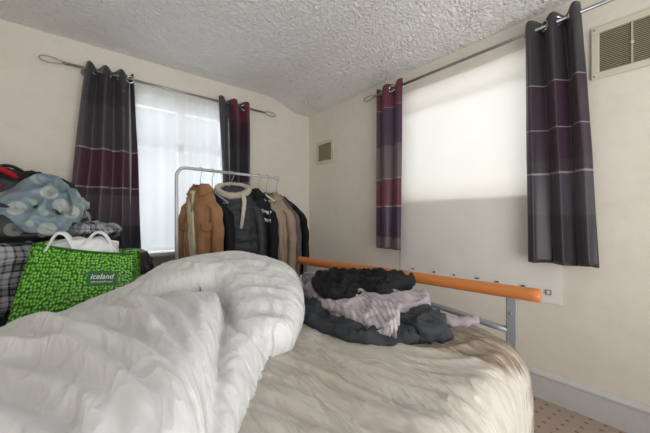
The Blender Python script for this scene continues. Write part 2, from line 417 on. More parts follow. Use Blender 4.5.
# ------------------------------------------------------------------ bed
import mathutils
A_ = Vector((-.945, -2.69)); B_ = Vector((-1.11, -1.33)); Pd = Vector((-.9928, -.1193)); Ud = (B_ - A_).normalized()
bed = empty('bed', (-1.9, -2.1, 0)); tag(bed, 'double bed with a round orange wooden rail across its grey metal footboard', 'bed')
bo = Vector((-1.9, -2.1, 0))
r0 = Vector((-.884, -2.668, .83)) - bo; r1 = Vector((-1.060, -1.318, .828)) - bo
ax = (r1 - r0)
n = 40; pts = [r0 + ax * (i / n) for i in range(n + 1)]; rad = [.026] * (n + 1)
rad[0] = .021; pts.insert(1, pts[0] + ax * .003); rad.insert(1, .026)
rad[-1] = .021; pts.insert(-1, pts[-1] - ax * .003); rad.insert(-1, .026)
# the rail as its own object aligned with its grain
rl = MB()
Lr = ax.length
rl.tube([(0, (q - pts[0]).length, 0) for q in pts], rad, 24)
ro = rl.build('top_rail', M['wood'], bed); ro.location = r0; ro.rotation_euler = (0, 0, math.atan2(ax.y, ax.x) - PI / 2)
ud = ax.normalized()
def flatpost(t):
    c = r0 + ud * t; m = MB(); k = Vector((-ud.y, ud.x, 0))
    vs = []
    for z in (0, .812):
        for a, b in ((-.019,-.012),(.019,-.012),(.019,.012),(-.019,.012)):
            p = c + ud * a + k * b; vs.append((p.x, p.y, z))
    m.add(vs, [(0,1,2,3),(4,7,6,5),(0,4,5,1),(1,5,6,2),(2,6,7,3),(3,7,4,0)])
    m.build('post', M['greymetal'], bed, smooth=False, bevel=.004)
    for z in (.745, .60):
        q = c + Vector((-1,0,0)) * .012; MB().tube([(q.x, q.y, z), (q.x - .004, q.y, z)], .004, 8).build('bolt', M['steel'], bed)
flatpost(.095); flatpost(Lr - .075)
c0 = r0 + ud * .11; c1 = r0 + ud * (Lr - .09)
MB().tube([Vector((c0.x, c0.y, .675)), Vector((c0.x, c0.y, .675)) + ud * .05 + Vector((0,0,.004))] + [Vector((lerp(c0.x, c1.x, s), lerp(c0.y, c1.y, s), .675 + .05 * math.sin(PI * s))) for s in [k / 14 for k in range(2, 13)]] + [Vector((c1.x, c1.y, .675))], .013, 12).build('cross_bar', M['greymetal'], bed)
MB().tube([Vector((c0.x, c0.y, .38)), Vector((c1.x, c1.y, .38))], .013, 12).build('cross_bar', M['greymetal'], bed)
# base frame with slats and legs
def bedpt(a, b, z):  # a: along width 0..1, b: metres away from footboard
    p = A_.lerp(B_, a) + Pd * b; return Vector((p.x, p.y, z)) - bo
fr = MB()
for a in (.06, .94):
    fr.tube([bedpt(a, .03, .34), bedpt(a, 1.86, .34)], .02, 8)
for b in (.05, .95, 1.84): fr.tube([bedpt(.06, b, .335), bedpt(.94, b, .335)], .02, 8)
fr.build('side_frame', M['greymetal'], bed)
for i in range(12):
    b = .12 + i * .15; MB().tube([bedpt(.05, b, .362), bedpt(.95, b, .362)], .008, 6, flat=4).build('slat', M['wood'], bed)
for a in (.06, .94):
    for b in (.95, 1.84): MB().tube([bedpt(a, b, 0), bedpt(a, b, .33)], .018, 10).build('leg', M['greymetal'], bed)

# mattress with its crumpled sheet
def rrect(hx, hy, r, n=96):
    pts = []
    for cx, cy, a0 in ((hx - r, hy - r, 0), (-hx + r, hy - r, PI/2), (-hx + r, -hy + r, PI), (hx - r, -hy + r, 1.5*PI)):
        for k in range(n // 4):
            a = a0 + (PI / 2) * k / (n // 4 - 1); pts.append(Vector((cx + r * math.cos(a), cy + r * math.sin(a))))
    # resample evenly
    P = pts + [pts[0]]; L = [0]
    for i in range(len(pts)): L.append(L[-1] + (P[i+1] - P[i]).length)
    out = []; N = 420; j = 0
    for k in range(N):
        d = L[-1] * k / N
        while L[j+1] < d: j += 1
        out.append(P[j].lerp(P[j+1], (d - L[j]) / max(1e-9, L[j+1] - L[j])))
    return out
mw = (B_ - A_).length; ml = 1.88
ctr2 = A_.lerp(B_, .5) + Pd * (ml / 2 + .02)
ang = math.atan2(Pd.y, Pd.x) + PI  # local +x points to the footboard
ca, sa = math.cos(ang), math.sin(ang)
def loc2w(p): return Vector((ctr2.x + ca * p.x - sa * p.y, ctr2.y + sa * p.x + ca * p.y))
outl = rrect(ml / 2, mw / 2, .21)
ZT = .705; ZB = .375
def wrinkle(x, y):
    # long creases that fan out along the width of the bed
    a = R(-18) + .35 * nz(x * 1.2, y * 1.2, 2)
    u = x * math.cos(a) - y * math.sin(a); v = x * math.sin(a) + y * math.cos(a)
    w = u + .05 * nz(x * 3, y * 3, 7)
    return .011 * (ridge(w * 7, v * 1.4, 1) ) + .009 * ridge(w * 17, v * 2.6, 5) + .005 * ridge(w * 34, v * 5, 9) + .008 * nz(x * 2.5, y * 2.5, 3)
def mattress():
    N = len(outl); rings = []
    # side rings from the underside up
    vs = []
    def ring(s, z, bulge=0, top=False, inset=0):
        for i, p in enumerate(outl):
            q = p * s
            nrm = p.normalized()
            if inset:
                l = p.length; q = p * ((l - inset) / l)
            if bulge: q = q + nrm * bulge
            w = loc2w(q)
            zz = z
            if top: zz = z + wrinkle(w.x, w.y) * min(1, inset_f)
            else:
                k = .006 * math.sin(i * .9 + 2 * nz(i * .05, z * 3, 2)) * nz(i * .07, 0, 8) + .006 * nz(w.x * 8, w.y * 8, z * 5)
                w = w + Vector((ca * nrm.x - sa * nrm.y, sa * nrm.x + ca * nrm.y)) * k
            vs.append((w.x, w.y, zz))
    ring(0.02, ZB); ring(.5, ZB); ring(.93, ZB)
    for z, b in ((ZB, -.03), (ZB + .02, -.008), (ZB + .06, .004), (ZB + .12, .008), (ZB + .18, .006), (ZT - .10, .0)): ring(1, min(z, ZT - .11), b)
    rr = .11
    K = 9
    for k in range(1, K + 1):
        a = PI / 2 * k / K; ins = rr * (1 - math.cos(a)); z = ZT - rr + rr * math.sin(a); inset_f = k / K; ring(1, z, 0, True, ins)
    nt = 58
    for k in range(1, nt + 1):
        s = 1 - (k / nt) ** .95
        s = max(s, .002)
        for p in outl:
            l = p.length; q = p * ((l - rr) / l) * s
            w = loc2w(q); vs.append((w.x, w.y, ZT + wrinkle(w.x, w.y) + .006 * (1 - s)))
    nr = len(vs) // N
    fs = [(j*N+i, j*N+(i+1)%N, (j+1)*N+(i+1)%N, (j+1)*N+i) for j in range(nr - 1) for i in range(N)]
    fs.append(tuple(range(N))[::-1])
    o = MB().add(vs, fs).build('mattress', M['sheet'])
    return o
tag(mattress(), 'thick mattress in a creased cream sheet, brown stains at the corner by the footboard', 'mattress')

# ------------------------------------------------------------------ duvet (heights over the bed)
cam = Vector((-2.225, -3.014, 1.13)); th = R(39.5)
Fv = Vector((math.sin(th), math.cos(th))); Rv = Vector((math.cos(th), -math.sin(th)))
def LD(L, D): return Vector((cam.x, cam.y)) + Rv * L + Fv * D
def capsule(P):
    C = catmull(P, 6); return [(LD(c[0], c[1]), c[2], c[3]) for c in C]
rollC = capsule([(-1.02,1.00,.76,.10), (-.83,1.10,.82,.13), (-.68,1.22,.895,.16), (-.59,1.32,.935,.19), (-.47,1.40,.95,.21), (-.33,1.34,.932,.19), (-.255,1.22,.895,.155), (-.205,1.06,.858,.122), (-.182,.94,.825,.092)])
rollA = capsule([(-.36,1.15,.845,.12), (-.29,1.0,.842,.115), (-.27,.85,.835,.11), (-.26,.7,.83,.10), (-.25,.55,.825,.09), (-.215,.4,.815,.085), (-.17,.2,.80,.08), (-.15,.02,.78,.08)])
def caph(p, C):
    best = None; bd = 9; along = 0; L = 0
    for i in range(len(C) - 1):
        a, za, ra = C[i]; b, zb_, rb = C[i+1]; ab = b - a; l = ab.length
        t = max(0, min(1, (p - a).dot(ab) / (l * l))); q = a + ab * t; d = (p - q).length
        r = lerp(ra, rb, t)
        if d / r < bd: bd = d / r; best = (d, lerp(za, zb_, t), r, L + l * t)
        L += l
    return best
edgeB = [LD(*q) for q in [(-.10,-.2), (-.135,.2), (-.165,.38), (-.195,.48), (-.235,.62), (-.285,.80), (-.335,.98), (-.38,1.09), (-.49,1.15), (-.60,1.12), (-.70,1.06), (-.85,1.02), (-1.05,1.02), (-1.4,1.05)]]
def sdB(p):
    # signed distance to edgeB, positive on the duvet's side (left of the line, towards +L decreasing)
    bd = 9; sg = 1
    for i in range(len(edgeB) - 1):
        a = edgeB[i]; b = edgeB[i+1]; ab = b - a
        t = max(0, min(1, (p - a).dot(ab) / ab.length_squared)); q = a + ab * t; d = (p - q).length
        if d < bd: bd = d; sg = 1 if (ab.x * (p.y - a.y) - ab.y * (p.x - a.x)) > 0 else -1
    return bd * sg
fy = B_.y; 
def faredge(p):  # distance inside the far edge of the bed
    q = p - B_; nrm = Vector((-Pd.y, Pd.x))
    nrm = nrm if nrm.dot(A_ - B_) > 0 else -nrm
    return q.dot(nrm)
def pxd(px, py, h=.27):
    d = h * 297 / (py - 216.5); return ((px - 325) / 297 * d, d)
creases = []
for hgt, wid, pl in [
    (.030, .030, [(-.86,.80),(-.72,.74),(-.355,.54),(-.235,.437),(-.17,.37)]),
    (.026, .026, [(-.67,.83),(-.50,.74),(-.32,.58),(-.205,.45)]),
    (.028, .026, [(-.62,.95),(-.42,.78),(-.275,.60),(-.195,.476)]),
    (.024, .024, [(-.57,1.06),(-.39,.86),(-.275,.68),(-.215,.58)]),
    (.026, .028, [(-.85,.62),(-.56,.60),(-.395,.505),(-.27,.415),(-.225,.37)]),
    (.022, .026, [(-.56,.51),(-.44,.457),(-.325,.394),(-.26,.35)]),
    (.020, .022, [(-.56,.40),(-.40,.36),(-.28,.30)]),
    (.018, .018, [(-.74,1.0),(-.56,.86),(-.44,.72),(-.36,.62)]),
    (.016, .016, [(-.46,.98),(-.36,.84),(-.30,.74)])]:
    P = catmull([tuple(q) for q in pl], 8); creases.append((hgt, wid, [LD(*q) for q in P]))
def crease_h(p):
    z = 0
    for hgt, wid, P in creases:
        bd = 9; bt = 0; sg = 1
        for i in range(len(P) - 1):
            a = P[i]; ab = P[i+1] - a; t = max(0, min(1, (p - a).dot(ab) / ab.length_squared)); d = (p - a - ab * t).length
            if d < bd: bd = d; bt = (i + t) / (len(P) - 1); sg = 1 if ab.x * (p.y - a.y) - ab.y * (p.x - a.x) > 0 else -1
        if bd < wid * 4:
            w = wid * (1.2 if sg > 0 else .5)
            z += 1.5 * hgt * math.exp(-(bd / w) ** 1.5) * math.sin(PI * min(1, max(0, .08 + bt * .84))) ** .6
    return z
def duvet_h(x, y):
    p = Vector((x, y)); H = -1
    e = faredge(p)
    # creases
    d_ = p - Vector((cam.x, cam.y)); L = d_.dot(Rv); D = d_.dot(Fv)
    al = .79 * L - .61 * D; ac = .61 * L + .79 * D
    wv = ac + .07 * nz(x * 2.2, y * 2.2, 11) + .03 * al
    wr = crease_h(p) - .012 + .009 * (1 - 2.4 * abs(nz(wv * 8, al * 1.3, 3))) + .006 * (1 - 2.4 * abs(nz(wv * 17, al * 2.2, 6))) + .010 * nz(x * 2.5, y * 2.5, 1)
    s = sdB(p)
    if s > -.0:
        zb_ = .715 + .155 * sm((e + .02) / .56) + .012 * sm((D - .2) / -.4)
        k = min(1, s / .045); wr *= sm(e / .28); z = zb_ - .060 + .060 * math.sqrt(max(0, 1 - (1 - k) ** 2)) + wr * (.35 + .65 * min(1, s / .12))
        
        H = max(H, z)
    c = caph(p, rollA)
    if c and c[0] < c[2]:
        q = c[0] / c[2]; zc = c[1] - c[2]
        w2 = .011 * ridge(c[3] * 8 + q * 1.5 * (1 if L < -.24 else -1), q * 1.5, 4) + .008 * ridge(c[3] * 22 + q, q * 2, 9)
        z = zc + c[2] * math.sqrt(max(0, 1 - q ** 2.4)) + w2 * (1 - q ** 4)
        z -= .034 + .030 * math.exp(-(s / .022) ** 2)
        if z > H: H = z
    c = caph(p, rollC)
    if c and c[0] >= c[2] and H > 0: H = max(min(H, ZT + .03), H - .040 * math.exp(-((c[0] - c[2]) / .022) ** 2))
    if c and c[0] < c[2]:
        q = c[0] / c[2]; zc = c[1] - c[2] * .36
        w2 = .010 * ridge(c[3] * 2.2, (x + y) * 9, 14) + .010 * nz(x * 5, y * 5, 4) + .006 * ridge(c[3] * 9 + q * 2, q * 3, 2)
        z = zc + .36 * c[2] * math.sqrt(max(0, 1 - q ** 2.4)) + w2 * (1 - q ** 4)
        H = max(H, z)
    if e < .03 and H > 0:
        H -= .30 * (sm((.03 - e) / .07))
    return H
def duvet():
    x0, x1, y0, y1 = -2.93, -1.12, -2.96, -1.33; st = .0078
    nx = int((x1 - x0) / st); ny = int((y1 - y0) / st)
    idx = {}; vs = []; fs = []
    Hh = {}
    for j in range(ny + 1):
        for i in range(nx + 1):
            x = x0 + i * st; y = y0 + j * st; h = duvet_h(x, y)
            Hh[i, j] = h
    # one smoothing pass keeps the steep sides tidy
    for (i, j), h in list(Hh.items()):
        if h < 0: continue
        nb = [Hh.get((i+a, j+b), -1) for a, b in ((1,0),(-1,0),(0,1),(0,-1))]
        nb = [q if q > 0 else h for q in nb]
        idx[i, j] = len(vs); vs.append((x0 + i * st, y0 + j * st, max(.50, h * .5 + sum(nb) / 8)))
    for j in range(ny):
        for i in range(nx):
            k = [(i,j),(i+1,j),(i+1,j+1),(i,j+1)]
            if all(q in idx for q in k) and all(Hh[q] > .5 for q in k): fs.append(tuple(idx[q] for q in k))
    # skirt: close the open border down to the mattress
    cnt = {}
    for f in fs:
        for a in range(4):
            e = (f[a], f[(a+1) % 4]); kk = tuple(sorted(e)); cnt.setdefault(kk, []).append(e)
    inv = {v: k for k, v in idx.items()}
    prof_ = [(.08, .16), (.10, .40), (.02, .70), (-.20, 1.0)]
    rings = {}
    def ringv(q):
        if q not in rings:
            i, j = inv[q]; v = vs[q]; mx = my = c = 0
            for a in range(-4, 5):
                for b_ in range(-4, 5):
                    if (i + a, j + b_) in idx: mx += a; my += b_; c += 1
            d = Vector((-mx, -my)); d = d.normalized() if d.length > 0 else Vector((1, 0))
            h = max(.004, v[2] - (ZT - .008)); l = []
            for o_, f in prof_:
                l.append(len(vs)); vs.append((v[0] + d.x * h * o_, v[1] + d.y * h * o_, v[2] - h * f))
            rings[q] = [q] + l
        return rings[q]
    for kk, l in cnt.items():
        if len(l) == 1:
            a, b = l[0]; ra_ = ringv(a); rb_ = ringv(b)
            for t in range(len(prof_)): fs.append((rb_[t], ra_[t], ra_[t+1], rb_[t+1]))
    o = MB().add(vs, fs).build('duvet', M['duvet'], fix=False)
    mo = o.modifiers.new('m', 'SMOOTH'); mo.iterations = 1; mo.factor = .5
    return o
tag(duvet(), 'thick rumpled white duvet rolled over on the near half of the bed', 'duvet')

# ------------------------------------------------------------------ soft crumpled shapes
def blob(name, c, size, rz, mat, parent=None, e1=.5, e2=.6, seed=0, wr=.012, ws=9, lay=0, layd=.01, nu=150, nv=80, lump=.08, tilt=(0,0), base=True, stretch=(1,1,1)):
    """a soft body: superellipsoid resting on its base with ridged creases"""
    rx, ry, h = size; m = MB()
    sp = lambda a, e: math.copysign(abs(a) ** e, a)
    cr, sr = math.cos(rz), math.sin(rz)
    def fn(u, v):
        th_ = u * 2 * PI; ph = -PI/2 + v * PI
        cx_, sx = math.cos(th_), math.sin(th_); cp, s_ = math.cos(ph), math.sin(ph)
        x = sp(cp, e1) * sp(cx_, e2); y = sp(cp, e1) * sp(sx, e2); z = sp(s_, e1)
        k = 1 + lump * nz(x * 1.6 + seed, y * 1.6, z * 1.2)
        X = x * rx * k; Y = y * ry * k; Z = (z * .5 + .5) * h
        n = Vector((x / rx, y / ry, z / h)).normalized()
        d = wr * (crum(X * stretch[0], Y * stretch[1], Z * stretch[2], ws, seed) * 1.1 - .3)
        if lay: d += layd * math.sin(Z / h * 2 * PI * lay + 1.5 * nz(X * 5, Y * 5, seed)) * (cp ** .5 if cp > 0 else 0)
        X += n.x * d; Y += n.y * d; Z += n.z * d
        if base and Z < .0: Z = 0
        Z += X * tilt[0] + Y * tilt[1]
        return (X * cr - Y * sr, X * sr + Y * cr, Z)
    m.grid(nu, nv, fn, closeu=True)
    o = m.build(name, mat, parent, fix=True); o.location = c
    return o
def sheet_patch(name, fn, mat, parent=None, nu=60, nv=40, thick=.006, loc=None):
    return MB().grid(nu, nv, fn).build(name, mat, parent, fix=False, thick=thick, loc=loc)

M['charcoal'] = cloth('charcoal_jersey', (.032,.036,.042), (.055,.06,.067), wr=14, bump=.5)
M['black'] = cloth('black_cotton', (.009,.009,.011), (.017,.017,.019), wr=14, bump=.5)
M['black_nylon'] = cloth('black_nylon', (.010,.010,.012), (.02,.02,.022), rough=.45, wr=12, bump=.5, spec=.4)
M['grey_soft'] = cloth('light_grey_knit', (.36,.36,.38), (.28,.28,.30), wr=25, bump=.7)
def lilac():
    t = NT('lilac_and_cream_patterned_knit')
    X = t.xyz(t.mapv(t.co, (1,1,1), (0,0,R(25))))
    w = t.noise(14, 2)
    a = t.math('ADD', t.math('MULTIPLY', X[0], 58), t.math('MULTIPLY', w, 1.0))
    st = t.math('GREATER_THAN', t.math('FRACT', a), .5)
    big = t.ramp(t.noise(7, 1), [(.45,(0,0,0)),(.5,(1,1,1))])
    c = t.mix(st, (.42,.385,.39), (.30,.255,.275)); c = t.mix(big, c, (.34,.29,.315))
    t.bump(t.noise(90, 2), .6, .004)
    return t.fin(c, .9, spec=.1, sheen=.2)
M['lilac'] = lilac()

# ------------------------------------------------------------------ clothes pile on the bed
ZP = ZT + .004
def foldcloth(name, fn_outline, layers, mat, seed, z0, label=None, group=None, cen=(0,0), roll=.013, wr=.008, sag=0.02, cat='clothes'):
    """a garment folded on itself: stacked rounded layers, each edge rolled, creased on top"""
    root = empty(name, (cen[0], cen[1], z0))
    tag(root, label, cat, group)
    z = z0
    for li in range(layers):
        th_ = roll * 2
        ol = fn_outline(li); N = 120
        P = catmull(ol + [ol[0]], 20)[:-1]
        c = Vector((sum(p[0] for p in P) / len(P), sum(p[1] for p in P) / len(P)))
        vs = []; K = 7; zz = z
        nP = len(P)
        prof = [(.90, -1.0)] + [(1 - .05 + .05 * math.cos(a), math.sin(a)) for a in [(-PI/2 + PI * k / 8) for k in range(9)]] + [(.92 - .91 * k / 22, 1.0) for k in range(23)]
        for s, h in prof:
            for i, p in enumerate(P):
                q = c + (Vector((p[0], p[1])) - c) * s * (1 + .05 * nz(i * .11, seed, li * 3) + .022 * ridge(i * .13, seed + h * .4, li * 2))
                hz = h * roll
                if h > -.5:
                    f = (h + 1) / 2
                    hz += f * (wr * 2.6 * crum(q.x, q.y, li * .3, 13, seed) + .010 * nz(q.x * 6, q.y * 6, seed))
                drop = sag * sm((s - .6) / .4) * (1 if h > -2 else 0)
                vs.append((q.x - cen[0], q.y - cen[1], zz + roll + hz - drop * li / max(1, layers) - z0 + .012 * li * nz(q.x * 5 + seed, q.y * 5, 2)))
        R_ = len(prof)
        fs = [(j*nP+i, j*nP+(i+1)%nP, (j+1)*nP+(i+1)%nP, (j+1)*nP+i) for j in range(R_-1) for i in range(nP)]
        fs.append(tuple(range(nP))[::-1]); fs.append(tuple((R_-1)*nP+i for i in range(nP)))
        MB().add(vs, fs).build('fold', mat, root)
        z += th_ * .82
    return root, z
def outl_px(pts, jit, seed):
    rnd = random.Random(seed)
    def f(li):
        r2 = random.Random(seed * 31 + li)
        return [(p[0] + r2.uniform(-jit, jit), p[1] + r2.uniform(-jit, jit)) for p in pts]
    return f
def oz(L, D): q = LD(L, D); return (q.x, q.y)
base_o = [oz(-.12,1.30), oz(-.08,1.12), oz(.06,.98), oz(.15,.93), oz(.27,.96), oz(.38,1.05), oz(.40,1.18), oz(.28,1.32), oz(.10,1.46), oz(-.05,1.48)]
_, z1 = foldcloth('folded_trousers', outl_px(base_o, .012, 5), 2, M['charcoal'], 5, ZP,
    'charcoal jersey trousers folded at the bottom of the clothes pile on the bed', cen=oz(.12,1.2), roll=.013, wr=.011)
knit_o = [oz(-.10,1.40), oz(-.05,1.27), oz(.0,1.16), oz(.10,1.04), oz(.195,.945), oz(.235,.96), oz(.28,1.08), oz(.36,1.14), oz(.42,1.22), oz(.38,1.36), oz(.16,1.52), oz(-.02,1.50)]
_, z2 = foldcloth('folded_blanket', outl_px(knit_o, .010, 8), 4, M['lilac'], 9, z1 - .008,
    'lilac and cream patterned knitted blanket folded in the middle of the pile', cen=oz(.1,1.25), roll=.010, wr=.007, cat='blanket')
top_o = [oz(-.05,1.45), oz(-.045,1.28), oz(.02,1.17), oz(.10,1.14), oz(.15,1.20), oz(.21,1.17), oz(.27,1.20), oz(.34,1.28), oz(.39,1.34), oz(.30,1.42), oz(.16,1.50), oz(.04,1.52)]
foldcloth('folded_shirt', outl_px(top_o, .012, 3), 2, M['black'], 3, z2 - .006,
    'crumpled black top lying on the very top of the clothes pile', cen=oz(.16,1.3), roll=.013, wr=.014)
# charcoal garment spilling to the right of the pile
o = blob('crumpled_jumper', (*oz(.335,1.10), ZP), (.085,.14,.072), th * -1 + .2, M['charcoal'], seed=4, wr=.024, ws=12, e1=.75, e2=.8, lay=1.5, layd=.006)
tag(o, 'crumpled dark grey jumper bunched at the right front of the pile', 'clothes')
# lilac scarf running over the sheet towards the footboard
sp = catmull([(*oz(.27,1.16), ZP+.078), (*oz(.36,1.15), ZP+.07), (*oz(.44,1.135), ZP+.03), (*oz(.50,1.13), ZP+.018), (*oz(.56,1.155), ZP+.016), (*oz(.61,1.20), ZP+.012)], 9)
def scarf(u, v):
    i = min(len(sp) - 2, int(v * (len(sp) - 1))); t = v * (len(sp) - 1) - i
    p = Vector(sp[i]).lerp(Vector(sp[i+1]), t); d = (Vector(sp[i+1]) - Vector(sp[i])).normalized(); s = d.cross(Vector((0,0,1))).normalized()
    a = 2 * PI * u; w = .030 * (1 + .3 * nz(v * 8, 0, 2)) * min(1, (1 - v) * 8 + .15); h = .013 * min(1, (1 - v) * 8 + .15)
    q = p + s * (w * math.cos(a)) + Vector((0,0,1)) * (h * math.sin(a) * (1 + .5 * ridge(v * 14, math.cos(a) * 1.2, 3)))
    q += s * .006 * math.sin(v * 40)
    return q
o = MB().grid(20, 90, scarf, closeu=True).build('scarf', M['lilac'], loc=oz(.42,1.14) + (ZP,))
tag(o, 'twisted lilac scarf trailing from the pile towards the footboard post', 'scarf')
o = blob('crumpled_vest', (*oz(-.03,1.82), ZP), (.075,.10,.085), .6, M['grey_soft'], seed=7, wr=.022, ws=14, e1=.8, e2=.9)
tag(o, 'pale grey crumpled vest behind the pile, under the left end of the orange rail', 'clothes')
o = blob('crumpled_sock', (*oz(-.115,1.50), ZP), (.05,.075,.035), .2, M['black'], seed=17, wr=.012, ws=16, e1=.8, e2=.9)
tag(o, 'small black sock at the left end of the clothes pile', 'sock')

# ------------------------------------------------------------------ clothes rail
rk = empty('clothes_rail', (-1.19, -.57, 0)); tag(rk, 'free-standing pale grey tubular clothes rail full of coats beside the window', 'clothes rail')
ra = Vector((-1.675, -.62)); rb = Vector((-.745, -.52)); rc = Vector((-1.19, -.57)); rd = (rb - ra).normalized(); ZR = 1.497
def rkp(p, z): return Vector((p.x - rc.x, p.y - rc.y, z))
pts = [rkp(ra, .07), rkp(ra, 1.0), rkp(ra, ZR - .07)] + [rkp(ra + rd * (.07 * (1 - math.cos(a))), ZR - .07 + .07 * math.sin(a)) for a in [PI/2*k/8 for k in range(1, 9)]]
MB().tube(pts + [rkp(ra.lerp(rb, .5), ZR)], .0125, 14).build('hanging_rail', M['rackmetal'], rk)
pts = [rkp(rb, .07), rkp(rb, 1.0), rkp(rb, ZR - .06)] + [rkp(rb - rd * (.06 * (1 - math.cos(a))), ZR - .06 + .06 * math.sin(a)) for a in [PI/2*k/8 for k in range(1, 9)]]
MB().tube(pts + [rkp(ra.lerp(rb, .49), ZR)], .0105, 14).build('hanging_rail', M['rackmetal'], rk)
pd = Vector((-rd.y, rd.x))
for e in (ra, rb):
    MB().tube([rkp(e - pd * .2, .06), rkp(e + pd * .2, .06)], .012, 12).build('foot', M['rackmetal'], rk)
    for s in (-1, 1):
        MB().tube([rkp(e + pd * .18 * s - rd * .012, .026), rkp(e + pd * .18 * s + rd * .012, .026)], .025, 16).build('castor', M['black_plastic'], rk)
MB().tube([rkp(ra, .16), rkp(rb, .16)], .010, 10).build('lower_bar', M['rackmetal'], rk)

def railpt(x):
    t = (x - ra.x) / (rb.x - ra.x); p = ra + (rb - ra) * t; return p
def hanger(x, yaw, mat, label, dz=0, w=.2, group=None):
    p = railpt(x); r = empty('coat_hanger', (p.x, p.y, ZR - .1), yaw); tag(r, label, 'hanger', group)
    hk = [(0, 0, -.03 - dz)] + [(0, 0, .02)] + [(.022 * math.cos(a) - .0 , 0, .093 + .020 * math.sin(a)) for a in [R(-60 + 25 * k) for k in range(11)]]
    # the hook wraps over the rail
    hk = [(0, 0, -.02 - dz), (0, 0, .04), (.012, 0, .065), (.020, 0, .085)] + [(.0 + .0205 * math.cos(a), 0, .0975 + .0205 * math.sin(a)) for a in [R(-10 + 22 * k) for k in range(10)]]
    MB().tube(hk, .0022, 8).build('hook', M['steel'], r)
    b = catmull([(-w, 0, -.10 - dz), (-w * .55, 0, -.055 - dz), (-.03, 0, -.02 - dz), (.03, 0, -.02 - dz), (w * .55, 0, -.055 - dz), (w, 0, -.10 - dz)], 6)
    MB().tube(b, .008, 10).build('shoulder_bar', mat, r)
    MB().tube([(-w, 0, -.10 - dz), (w, 0, -.10 - dz)], .003, 8).build('trouser_bar', mat, r)
    return r

